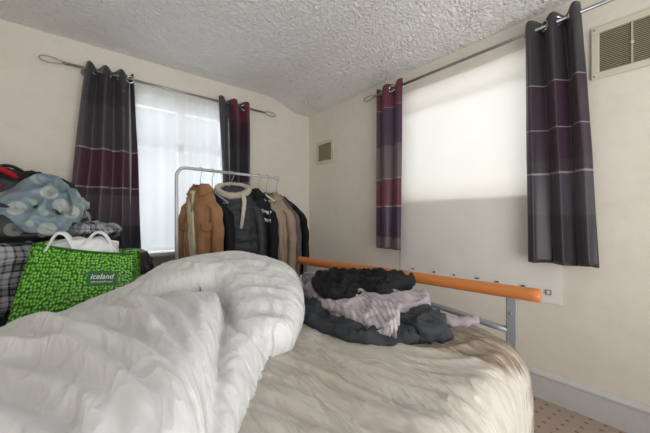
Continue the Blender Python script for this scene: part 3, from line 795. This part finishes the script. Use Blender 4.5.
def garment(name, x, yaw, label, mats, length=.8, sw=.205, dep=.085, flare=1.12, sleeve=.60, sr=.062, dz=.04, seed=0, puff=0, open_=0, collar='flat', cat='coat', dy=0, lining=None, buttons=0, pockets=False, fold=.012, hang=True, cuff=None):
    """front faces local -y; z=0 at the neck"""
    p = railpt(x); zn = ZR - .1 - dz
    r = empty(name, (p.x, p.y + dy, zn), yaw); tag(r, label, cat, None)
    bodym = mats[0]
    def prof(v):
        z = -length * v
        if v * length < .13:
            t = v * length / .13
            hw = lerp(.060, sw, t ** .72); hd = lerp(.045, dep, t)
            z = -.13 * (t ** 1.25) 
        else:
            t = (v * length - .13) / (length - .13); hw = sw * lerp(.97, flare, t); hd = dep * lerp(1, 1.25, t)
        return hw, hd, z
    def fn(u, v):
        hw, hd, z = prof(v)
        a = 2 * PI * u
        cx_, sy = math.cos(a), math.sin(a)
        x_ = math.copysign(abs(cx_) ** .8, cx_) * hw; y_ = math.copysign(abs(sy) ** .8, sy) * hd
        t = sm((v * length - .1) / .3)
        k = fold * t * (math.sin(a * 5 + seed + 2 * nz(z * 2, a, seed)) + .7 * math.sin(a * 9 + seed * 2 + z * 3))
        k += .008 * ridge(x_ * 12, z * 8, seed) * sm(v * 6)
        if puff:
            k += puff * abs(math.sin(-z * PI / .085 + .5 * nz(a, z * 3, seed))) ** .6 + puff * .4 * nz(a * 3, z * 20, seed)
        x_ += cx_ * k; y_ += sy * k
        if open_:
            # the front edges part: pull the front centre inwards
            w = open_ * (1 + v); 
            if sy < 0 and abs(x_) < w: y_ *= (.25 + .75 * (abs(x_) / w) ** 2)
        return (x_, y_, z + .012 * math.sin(a * 3 + seed) * v ** 3)
    MB().grid(96, 64, fn, closeu=True).build('body', bodym, r, fix=True, thick=.004)
    for s in (-1, 1):
        P = [(s * (sw - .035), 0, -.115), (s * (sw + .005), 0, -.17), (s * (sw + .030), -.008, -.28), (s * (sw + .040), -.014, -.42), (s * (sw + .036), -.03, -.12 - sleeve * .8), (s * (sw + .028), -.045, -.12 - sleeve)]
        C = catmull(P, 9); N = len(C); vs = MB()
        def sf(u, v, C=C, N=N, s=s):
            i = min(N - 2, int(v * (N - 1))); t = v * (N - 1) - i
            c = Vector(C[i]).lerp(Vector(C[i+1]), t); rr_ = lerp(sr, sr * .72, v) * (.75 + .25 * min(1, v * 8))
            a = 2 * PI * u
            k = 1 + .10 * ridge(v * 7 + seed, a * .7, s) + .08 * math.sin(v * 26 + a + seed)
            if puff: k = 1 + puff * 12 * abs(math.sin(v * sleeve * PI / .08)) ** .6
            return (c.x + rr_ * k * math.cos(a) * .85, c.y + rr_ * k * math.sin(a) * 1.15, c.z)
        vs.grid(28, 50, sf, closeu=True)
        so = vs.build('sleeve', mats[1] if len(mats) > 1 else bodym, r, thick=.003)
        if cuff:
            e = Vector(C[-5]); MB().grid(28, 4, lambda u, v: (e.x + sr * .80 * math.cos(2*PI*u), e.y + sr * 1.02 * math.sin(2*PI*u), e.z - .035 * v + .01), closeu=True).build('cuff_strap', cuff, so, thick=.006)
    cm = mats[2] if len(mats) > 2 else bodym
    if collar == 'flat':
        c = MB()
        def cf(u, v):
            a = lerp(R(-62), R(242), u); rr_ = .055 + .050 * v
            drop = -.045 * v - .045 * v * max(0, -math.sin(a))
            return (rr_ * 1.1 * math.cos(a), rr_ * .85 * math.sin(a) , .018 + drop + .01 * (1 - v))
        c.grid(40, 6, cf).build('collar', cm, r, thick=.008)
        for s in (-1, 1):
            c = MB(); c.grid(6, 10, lambda u, v: (s * (.012 + .055 * u * (1 - v) + .012 * (1 - u)), -dep * (.62 + .5 * min(1, v * 3)) - .014, -.02 - .17 * v + .02 * u))
            c.build('lapel', cm, r, thick=.006)
    elif collar == 'hood':
        def hf(u, v):
            a = 2 * PI * u; rr_ = (.035 + .055 * math.sin(PI * (.15 + .8 * v)))
            return (rr_ * 1.5 * math.cos(a), .01 + rr_ * .95 * math.sin(a) + .02 * v, -.05 + .085 * v + .012 * ridge(math.cos(a) * 3, v * 3, 1))
        MB().grid(40, 14, hf, closeu=True).build('hood', bodym, r, thick=.006)
        tr = [(.125 * math.cos(a), .01 + .085 * math.sin(a), .022 + .035 * math.sin(a) - .03 * max(0, -math.sin(a)) + .006 * nz(a * 3, 0, 1)) for a in [2*PI*k/60 for k in range(60)]]
        MB().tube(tr, [.027 + .008 * nz(k * .9, 1, 1) for k in range(60)], 12, closed=True).build('fleece_trim', cm, r)
        tr = catmull([(.07, -.085, -.02), (.085, -.11, -.09), (.075, -.118, -.20), (.06, -.12, -.31)], 8)
        MB().tube(tr, [.021 + .006 * nz(k * .9, 4, 1) - .010 * k / len(tr) for k in range(len(tr))], 10, flat=.6).build('fleece_edge', cm, r)
    elif collar == 'band':
        tr = [(.062 * math.cos(a), .045 * math.sin(a), .0) for a in [2*PI*k/30 for k in range(30)]]
        MB().tube(tr, .013, 8, closed=True, flat=1).build('collar', cm, r)
    if lining:
        # pale lining shown in the open front
        def lf(u, v):
            w = .040 + .075 * v ** .7
            return (-.03 + lerp(-w, w * .6, u), -dep * .80 - .010 - .016 * math.sin(PI * u) + .008 * ridge(u * 5, v * 3, 2), -.025 - (length * .80) * v)
        MB().grid(24, 40, lf).build('lining', lining, r, thick=.004)
    if pockets:
        for s in (-1, 1):
            q = MB(); q.grid(8, 5, lambda u, v: (s * (.065 + .085 * u), -dep * (1.14 - .40 * u) - .014, -.27 - .05 * v - (.015 * math.sin(PI * u) * v)))
            q.build('pocket_flap', bodym, r, thick=.008)
    for i in range(buttons):
        z = -.14 - i * .1; MB().tube([(.03, -dep * 1.04 - .012, z), (.03, -dep * 1.04 - .019, z)], .009, 12).build('button', M['button'], r)
    return r
M['button'] = plain('brown_horn_button', (.10,.06,.035), .35)
M['tan'] = cloth('tan_suede', (.36,.19,.085), (.27,.135,.06), wr=12, bump=.5, sheen=.25)
M['cream_knit'] = cloth('cream_lining', (.62,.55,.40), (.50,.43,.30), wr=20, bump=.4)
M['fleece'] = cloth('cream_fleece', (.62,.55,.45), (.50,.43,.34), wr=90, bump=1, sheen=.3)
M['puffer'] = cloth('charcoal_padded_nylon', (.022,.026,.030), (.034,.038,.044), rough=.5, wr=16, bump=.5, spec=.35)
M['beige'] = cloth('beige_gabardine', (.36,.28,.21), (.29,.22,.16), wr=11, bump=.4)
M['greywool'] = cloth('taupe_grey_wool', (.15,.13,.13), (.11,.095,.095), wr=12, bump=.5)
def print_mat():
    t = NT('black_cotton_with_white_print'); X = t.xyz()
    w = t.noise(40, 3)
    def band(z0, h):
        a = t.math('ABSOLUTE', t.math('SUBTRACT', t.math('ADD', X[2], t.math('MULTIPLY', t.math('SINE', t.math('MULTIPLY', X[0], 50)), .010)), z0))
        return t.math('LESS_THAN', a, h)
    b = t.math('ADD', band(-.175, .013), band(-.245, .012), clamp=True)
    mk = t.math('MULTIPLY', t.math('MULTIPLY', b, t.ramp(w, [(.38,(0,0,0)),(.43,(1,1,1))])), t.math('LESS_THAN', t.math('ABSOLUTE', X[0]), .2))
    c = t.mix(mk, (.016,.017,.02), (.55,.55,.56)); t.bump(t.noise(14, 4), .5, .01); return t.fin(c, .8, spec=.2)
M['print'] = print_mat()

G = R
M['hgrey'] = plain('grey_plastic', (.30,.32,.35), .4)
garment('jacket', -1.50, G(-60), 'tan suede jacket with a cream lining, leftmost on the clothes rail', [M['tan'], M['tan'], M['tan']], length=.86, sw=.135, dep=.055, seed=1, dz=.045, sleeve=.58, lining=M['cream_knit'], pockets=True, fold=.012, sr=.045, cat='jacket', dy=-.02)
hanger(-1.50, G(-60), M['hgrey'], 'grey hanger holding the tan suede jacket', dz=.025, w=.14)
garment('blouse', -1.405, G(-62), 'plain black garment squeezed between the tan jacket and the padded coat', [M['black']], length=.82, sw=.17, dep=.035, seed=2, dz=.09, sleeve=.55, collar='band', fold=.006, sr=.04, cat='clothes', dy=.03)
hanger(-1.405, G(-62), M['hgrey'], 'grey plastic hanger between the tan jacket and the padded coat', dz=.06, w=.16)
garment('padded_coat', -1.235, G(-22), 'charcoal padded coat with a cream fleece collar in the middle of the rail', [M['puffer'], M['puffer'], M['fleece']], length=.84, sw=.185, dep=.085, seed=3, puff=.014, collar='hood', dz=.055, sleeve=.6, sr=.055, fold=.004, dy=-.03)
hanger(-1.235, G(-22), M['white_plastic'], 'white plastic hanger holding the charcoal padded coat', dz=.02, w=.16)
garment('shirt', -1.065, G(-30), 'black shirt with two rows of white print, right of the padded coat', [M['print'], M['print'], M['black']], length=.86, sw=.14, dep=.045, seed=4, dz=.05, sleeve=.6, fold=.008, sr=.045, cat='shirt', dy=-.03)
hanger(-1.065, G(-45), M['hgrey'], 'grey hanger holding the black shirt with white print', dz=.03, w=.15)
garment('coat', -.97, G(-65), 'long plain black coat between the printed shirt and the beige trench coat', [M['black']], length=.95, sw=.14, dep=.04, seed=5, dz=.085, sleeve=.62, fold=.008, sr=.045, dy=.0)
hanger(-.97, G(-65), M['white_plastic'], 'white hanger left of the beige trench coat', dz=.03, w=.17)
garment('trench_coat', -.885, G(-38), 'long beige trench coat with strapped cuffs, near the right end of the rail', [M['beige']], length=1.0, sw=.165, dep=.065, seed=6, dz=.075, sleeve=.60, fold=.014, sr=.052, buttons=4, cuff=M['beige'], dy=-.06)
hanger(-.885, G(-38), M['black_plastic'], 'black hanger holding the beige trench coat', dz=.06, w=.14)
garment('cardigan', -.80, G(-38), 'taupe grey woollen cardigan just right of the beige trench coat', [M['greywool']], length=.78, sw=.18, dep=.05, seed=7, dz=.09, sleeve=.62, fold=.008, sr=.052, cat='cardigan', dy=.0)
garment('jacket', -.715, G(-22), 'black jacket hanging rightmost on the rail, nearest the room corner', [M['black']], length=.74, sw=.225, dep=.06, seed=8, dz=.10, sleeve=.66, fold=.006, sr=.048, cat='jacket', dy=.05)
hanger(-.775, G(-38), M['black_plastic'], 'black hanger at the right end of the clothes rail', dz=.06, w=.15)

# ------------------------------------------------------------------ bags
def dandelion(name, ground, ground2, flower, glossy=.35):
    t = NT(name); X = t.xyz()
    cmb = t.n('ShaderNodeCombineXYZ'); t.l(X[0], cmb.inputs[0]); t.l(X[2], cmb.inputs[1]); 
    vo = t.n('ShaderNodeTexVoronoi', feature='F1', voronoi_dimensions='2D'); t.l(cmb.outputs[0], vo.inputs['Vector']); vo.inputs['Scale'].default_value = 7.2; vo.inputs['Randomness'].default_value = .8
    d = vo.outputs['Distance']
    sub = t.n('ShaderNodeVectorMath', operation='SUBTRACT'); t.l(cmb.outputs[0], sub.inputs[0]); t.l(vo.outputs['Position'], sub.inputs[1])
    sc = t.n('ShaderNodeSeparateXYZ')
    # radial petals round each flower's centre
    t.l(sub.outputs[0], sc.inputs[0])
    ang_ = t.math('ARCTAN2', sc.outputs[1], sc.outputs[0])
    pet = t.math('ADD', t.math('MULTIPLY', t.math('SINE', t.math('MULTIPLY', ang_, 22)), .35), .65)
    disc = t.ramp(d, [(0,(.55,.55,.55)),(.05,(.55,.55,.55)),(.06,(1,1,1)),(.22,(1,1,1)),(.25,(0,0,0))])
    leafm = t.math('MULTIPLY', t.ramp(t.vor(11, cmb.outputs[0], 1, dim='2D'), [(.14,(1,1,1)),(.2,(0,0,0))]), t.ramp(d, [(.34,(0,0,0)),(.38,(1,1,1))]))
    c = t.mix(t.noise(3, 3), ground, ground2)
    c = t.mix(t.math('MULTIPLY', leafm, .7), c, (.30,.42,.36))
    c = t.mix(t.math('MULTIPLY', disc, pet), c, flower)
    t.bump(t.noise(9, 4, dist=1), .6, .02)
    return t.fin(c, glossy, spec=.5)
M['dand_light'] = dandelion('blue_grey_plastic_with_dandelions', (.10,.15,.18), (.20,.27,.31), (.46,.48,.44))
M['dand_dark'] = dandelion('black_fabric_with_dandelions', (.010,.011,.014), (.018,.019,.022), (.20,.21,.20), .5)
def plaid():
    t = NT('black_and_white_checked_weave'); X = t.xyz()
    def line(s, f, w, off=0): return t.math('LESS_THAN', t.math('FRACT', t.math('ADD', t.math('MULTIPLY', s, f), off)), w)
    wob = t.math('MULTIPLY', t.math('SUBTRACT', t.noise(5, 2), .5), .05)
    u = t.math('ADD', t.math('ADD', X[0], X[1]), wob); v = t.math('ADD', X[2], wob)
    a = t.math('ADD', line(u, 9, .42), line(u, 36, .3)); b = t.math('ADD', line(v, 9, .42), line(v, 36, .3))
    s = t.math('MULTIPLY', t.math('ADD', a, b), .36, 0, True)
    c = t.mix(s, (.36,.37,.40), (.008,.008,.012))
    t.bump(t.noise(10, 4, dist=1), .5, .02); return t.fin(c, .5, spec=.35)
M['plaid'] = plaid()
M['red'] = cloth('red_webbing', (.45,.015,.03), wr=20)
M['black_bag'] = cloth('black_polyester', (.008,.008,.010), (.016,.016,.018), rough=.6, wr=10, bump=.6)

hold = blob('holdall', (-2.58, -1.0, 0), (.54,.40,.665), 0, M['black_bag'], seed=21, e1=.25, e2=.3, wr=.02, ws=5, lump=.03)
tag(hold, 'big black holdall on the floor under the green pea-print bag', 'bag')
pb = empty('laundry_bag', (-2.60, -.80, .655)); tag(pb, 'black and white checked laundry bag behind the green bag', 'bag')
blob('body', (0,0,0), (.50,.24,.36), .05, M['plaid'], pb, seed=23, e1=.3, e2=.35, wr=.03, ws=5, lump=.06)
MB().tube([(-.44, -.03, .352), (0, -.035, .362), (.44, -.03, .350)], .006, 8).build('zip', M['black_plastic'], pb)
for x in (-.2, .22):
    MB().tube(catmull([(x-.08, -.21, .33), (x-.07, -.16, .37), (x, -.12, .385), (x+.07, -.16, .37), (x+.08, -.21, .33)], 6), .006, 8, flat=3).build('handle', M['black_bag'], pb)
dk = blob('bedding_bag', (-2.56, -.80, 1.0), (.36,.20,.20), -.1, M['dand_dark'], seed=25, e1=.5, e2=.5, wr=.03, ws=5, tilt=(-.02,0))
tag(dk, 'dark bedding bundle with dandelion print under the blue grey one', 'bedding')
lt = empty('duvet_cover', (-2.55, -.83, 1.10)); tag(lt, 'shiny blue grey dandelion patterned duvet cover draped on the bag pile', 'bedding')
def ltfn(u, v):
    # draped sheet: u along the pile, v from behind, over the top and down the front
    a = lerp(-.45, .365, u); s = v
    ridgeh = .125 + .11 * math.exp(-((u - .78) / .13) ** 2)
    if s < .35: y = lerp(.16, .0, s / .35); z = lerp(.10, ridgeh, sm(s / .35))
    else:
        t = (s - .35) / .65; y = -.02 - .20 * t ** .7 - .02 * math.sin(u * 9) * t; z = ridgeh - (ridgeh - .03 + .10 * sm((u - .60) / .14) * sm((1.02 - u) / .14)) * t ** 1.4
    pinch = sm((u - .86) / .14)
    z = lerp(z, .07 + .02 * s, pinch * .75); y = lerp(y, -.06, pinch * .55)
    cr = .012 * crum(a, y, z, 6, 3) + .042 * crum(a, z * 1.2, y * .3, 8, 8) * sm((u - .5) / .25)
    return (a, y - cr, z + cr * .7)
MB().grid(90, 60, ltfn).build('fabric', M['dand_light'], lt, fix=False, thick=.004)
kn = MB(); 
kn.tube(catmull([(.29,-.13,.17), (.31,-.19,.12), (.315,-.215,.06), (.30,-.215,0)], 6), .012, 8, flat=2); kn.build('tie', M['dand_light'], lt)
bp = empty('backpack', (-2.60, -.62, 1.19)); tag(bp, 'black backpack with red trim on top of the bag pile', 'backpack')
blob('body', (0,0,0), (.36,.19,.20), -.12, M['black_bag'], bp, seed=29, e1=.8, e2=.6, wr=.025, ws=6, tilt=(-.06,0))
blob('front_pocket', (-.02,-.10,.0), (.22,.11,.16), -.12, M['black_nylon'], bp, seed=31, e1=.6, e2=.6, wr=.012, ws=8)
rs = MB(); rs.tube(catmull([(-.10,-.17,.185), (.03,-.21,.19), (.09,-.205,.165), (.12,-.185,.14)], 7), .014, 8, flat=1.5); rs.build('red_strap', M['red'], bp)
MB().tube(catmull([(-.10,-.235,.10), (.0,-.24,.11), (.07,-.225,.09)], 7), .012, 8, flat=2).build('red_piping', M['red'], bp)
MB().tube(catmull([(.02,-.10,.17), (.06,-.12,.205), (.11,-.12,.20), (.17,-.10,.15)], 7), .008, 8, flat=1.8).build('handle', M['black_nylon'], bp)
# black bin bag right of the green bag and small white cloth
bb = blob('bin_bag', (-2.09, -1.02, 0), (.175,.17,.925), 0, M['black_nylon'], seed=33, e1=.45, e2=.8, wr=.03, ws=7, lump=.12)
bb.location.x = -2.04; bb.location.y = -.86
tag(bb, 'shiny black bin bag standing just right of the green bag', 'bag')
# a grey net bag bundle behind the handles
nb = blob('folded_sheet', (-2.16, -.93, 1.005), (.11,.09,.09), .2, M['plaid'], seed=35, e1=.8, e2=.8, wr=.02, ws=10)
tag(nb, 'small checked cloth bundle heaped behind the white bag handles', 'cloth')

# the green shopping bag
def peas():
    t = NT('printed_green_peas')
    uv = t.tc.outputs['UV']
    vo = t.n('ShaderNodeTexVoronoi', feature='F1', voronoi_dimensions='2D'); t.l(uv, vo.inputs['Vector']); vo.inputs['Scale'].default_value = 36; vo.inputs['Randomness'].default_value = .6
    c = t.ramp(vo.outputs['Distance'], [(0,(.50,.85,.16)),(.16,(.27,.68,.06)),(.34,(.12,.46,.02)),(.50,(.02,.13,.008)),(.66,(.003,.025,.002))])
    rnd = t.n('ShaderNodeSeparateColor'); t.l(vo.outputs['Color'], rnd.inputs[0])
    c = t.mix(t.math('MULTIPLY', rnd.outputs[0], .55), c, (.03,.16,.012))
    # printed green plaque that carries the wordmark
    sx = t.n('ShaderNodeSeparateXYZ'); t.l(uv, sx.inputs[0])
    ix = t.math('LESS_THAN', t.math('ABSOLUTE', t.math('SUBTRACT', sx.outputs[0], .715)), .135)
    iy = t.math('LESS_THAN', t.math('ABSOLUTE', t.math('SUBTRACT', sx.outputs[1], .365)), .075)
    c = t.mix(t.math('MULTIPLY', t.math('MULTIPLY', ix, iy), .93), c, (.012,.13,.03))
    t.bump(t.noise(8, 3), .3, .01); return t.fin(c, .35, spec=.4)
M['peas'] = peas()
M['poly'] = plain('white_polythene', (.80,.81,.82), .3, spec=.5)
gb = empty('shopping_bag', (-2.23, -1.28, .67)); tag(gb, 'bright green shopping bag printed all over with peas and a white wordmark', 'bag')
go = Vector((-2.23, -1.28, .67))
TL = Vector((-2.385, -1.205, 1.012)) - go; TR = Vector((-2.030, -1.355, .953)) - go
BL = Vector((-2.462, -1.285, .668)) - go; BR = Vector((-2.035, -1.400, .700)) - go
nf_ = (TR - TL).cross(BL - TL).normalized()
if nf_.y > 0: nf_ = -nf_
def gfront(u, v, off=0):   # v = 0 at the bottom
    p = BL.lerp(BR, u).lerp(TL.lerp(TR, u), v)
    p = p + nf_ * (.022 * math.sin(PI * u) * math.sin(PI * min(1, v * .9 + .1)) + .006 * nz(u * 3, v * 3, 2) + off)
    if v > .9: p = p + Vector((0,0,-.010 * math.sin(PI * u)))
    return p
dpt = Vector((.05, .17, .0))
bm = bmesh.new(); uvl = bm.loops.layers.uv.new('UVMap')
def addgrid(fn, uvf, nu, nv):
    vs = [[bm.verts.new(fn(i / nu, j / nv)) for i in range(nu + 1)] for j in range(nv + 1)]
    for j in range(nv):
        for i in range(nu):
            f = bm.faces.new((vs[j][i], vs[j][i+1], vs[j+1][i+1], vs[j+1][i])); f.smooth = True
            for lp, (a, b) in zip(f.loops, ((i, j), (i+1, j), (i+1, j+1), (i, j+1))): lp[uvl].uv = uvf(a / nu, b / nv)
addgrid(lambda u, v: gfront(u, v), lambda u, v: (u, v * .72 * .9), 40, 24)
def gside(edge, sgn):
    def fn(u, v):
        p = gfront(edge, v); dd = dpt * u
        return p + dd + Vector((-sgn * .05 * math.sin(PI * u) * v, 0, 0)) + Vector((0,0,.01 * math.sin(PI*u)))
    return fn
addgrid(gside(0, -1), lambda u, v: (-u * .35, v * .65), 10, 24)
addgrid(gside(1, 1), lambda u, v: (1 + u * .35, v * .65), 10, 24)
addgrid(lambda u, v: gfront(1 - u, v) + dpt, lambda u, v: (2 - u, v * .65), 40, 24)
addgrid(lambda u, v: gfront(u, 0) + dpt * v, lambda u, v: (u, -v * .3), 20, 6)
bmesh.ops.remove_doubles(bm, verts=bm.verts, dist=.0005); bmesh.ops.recalc_face_normals(bm, faces=bm.faces)
me = bpy.data.meshes.new('bag_body'); bm.to_mesh(me); bm.free(); me.materials.append(M['peas'])
gbo = bpy.data.objects.new('bag_body', me); COL.objects.link(gbo); gbo.parent = gb
b = gbo.modifiers.new('s', 'SOLIDIFY'); b.thickness = .003; b.offset = -1
# rim binding
MB().tube([gfront(k / 30, 1, .001) for k in range(31)], .004, 8).build('rim', plain('dark_green_binding', (.03,.14,.02), .5), gb)
def wordmark(txt, u0, u1, v0, hgt, shear, mat):
    cu = bpy.data.curves.new('t', 'FONT'); cu.body = txt; cu.shear = shear; cu.offset = .012; cu.resolution_u = 3
    to = bpy.data.objects.new('t', cu); COL.objects.link(to)
    dg = bpy.context.evaluated_depsgraph_get(); tm = bpy.data.meshes.new_from_object(to.evaluated_get(dg))
    xs = [v.co.x for v in tm.vertices]; x0, x1 = min(xs), max(xs)
    vs = []
    for v in tm.vertices:
        u = lerp(u0, u1, (v.co.x - x0) / (x1 - x0)); w = v0 + v.co.y * hgt
        vs.append(gfront(u, w, .0025))
    fs = [tuple(p.vertices) for p in tm.polygons]
    bpy.data.objects.remove(to); bpy.data.meshes.remove(tm)
    return MB().add(vs, fs).build('wordmark', mat, gb, smooth=False, fix=False)
wordmark('iceland', .61, .82, .555, .115, .25, M['poly'])['label'] = 'white lower-case wordmark on the bag front'
wordmark('#PowerofFrozen', .62, .81, .50, .035, .1, M['poly'])
# white polythene bag inside, with its two handles
pbg = empty('carrier_bag', (-2.22, -1.19, .70)); tag(pbg, 'white plastic carrier bag stuffed inside the green bag, loop handles up', 'bag')
po = Vector((-2.22, -1.19, .70))
blob('body', (0,0,0), (.165,.065,.325), -.35, M['poly'], pbg, seed=41, e1=.6, e2=.6, wr=.022, ws=9)
def loop(p0, p1, top, w, nm):
    p0 = Vector(p0) - po; p1 = Vector(p1) - po; mid = (p0 + p1) / 2; mid.z = top - po.z
    P = catmull([tuple(p0), tuple(p0.lerp(mid, .6) + Vector((0,0,.022))), tuple(mid), tuple(p1.lerp(mid, .6) + Vector((0,0,.022))), tuple(p1)], 7)
    MB().tube(P, .0065, 8, flat=3.2).build(nm, M['poly'], pbg)
loop((-2.345,-1.215,.975), (-2.235,-1.235,.96), 1.055, .02, 'handle')
loop((-2.225,-1.24,.96), (-2.085,-1.27,.945), 1.055, .02, 'handle')
wc = blob('crumpled_tissue', (-1.985, -1.235, .60), (.06,.06,.215), 0, cloth('white_crumpled_cotton', (.6,.6,.6), (.4,.4,.42), wr=20), seed=43, e1=.8, e2=.9, wr=.03, ws=14)
wc.name = 'crumpled_towel'
tag(wc, 'small crumpled white and grey towel between the green bag and the duvet', 'towel')

# ------------------------------------------------------------------ light
wd = bpy.data.worlds.new('w'); SC.world = wd; wd.use_nodes = True
bg = wd.node_tree.nodes['Background']; bg.inputs[0].default_value = (.93,.96,1,1); bg.inputs[1].default_value = .55
def area(name, loc, rot, sx, sy, power, col=(1,1,1)):
    l = bpy.data.lights.new(name, 'AREA'); l.shape = 'RECTANGLE'; l.size = sx; l.size_y = sy; l.energy = power; l.color = col
    o = bpy.data.objects.new(name, l); COL.objects.link(o); o.location = loc; o.rotation_euler = rot; return o
area('daylight_north', (-1.47, .75, 1.7), (R(-90), 0, 0), 1.6, 1.8, 32, (.95,.98,1))
area('daylight_east', (.75, -1.95, 1.9), (0, R(90), 0), 1.6, 1.7, 52, (.97,.99,1))
# added soft fill behind the camera, at the room's open south end
area('fill_south', (-1.9, -4.25, .95), (R(124), 0, R(12)), 2.4, 1.3, 42, (1,.98,.95))

# ------------------------------------------------------------------ camera and view
cd = bpy.data.cameras.new('camera'); co = bpy.data.objects.new('camera', cd); COL.objects.link(co)
co.location = cam; co.rotation_euler = (R(90), 0, -th); cd.sensor_width = 36; cd.lens = 36 * 297 / 650; cd.clip_start = .02
SC.camera = co
SC.view_settings.view_transform = 'Standard'; SC.view_settings.look = 'None'; SC.view_settings.gamma = 1; SC.view_settings.exposure = .34
SC.view_settings.use_curve_mapping = False
try:
    SC.cycles.use_denoising = True; SC.cycles.max_bounces = 10; SC.cycles.diffuse_bounces = 6; SC.cycles.transparent_max_bounces = 16
except Exception: pass
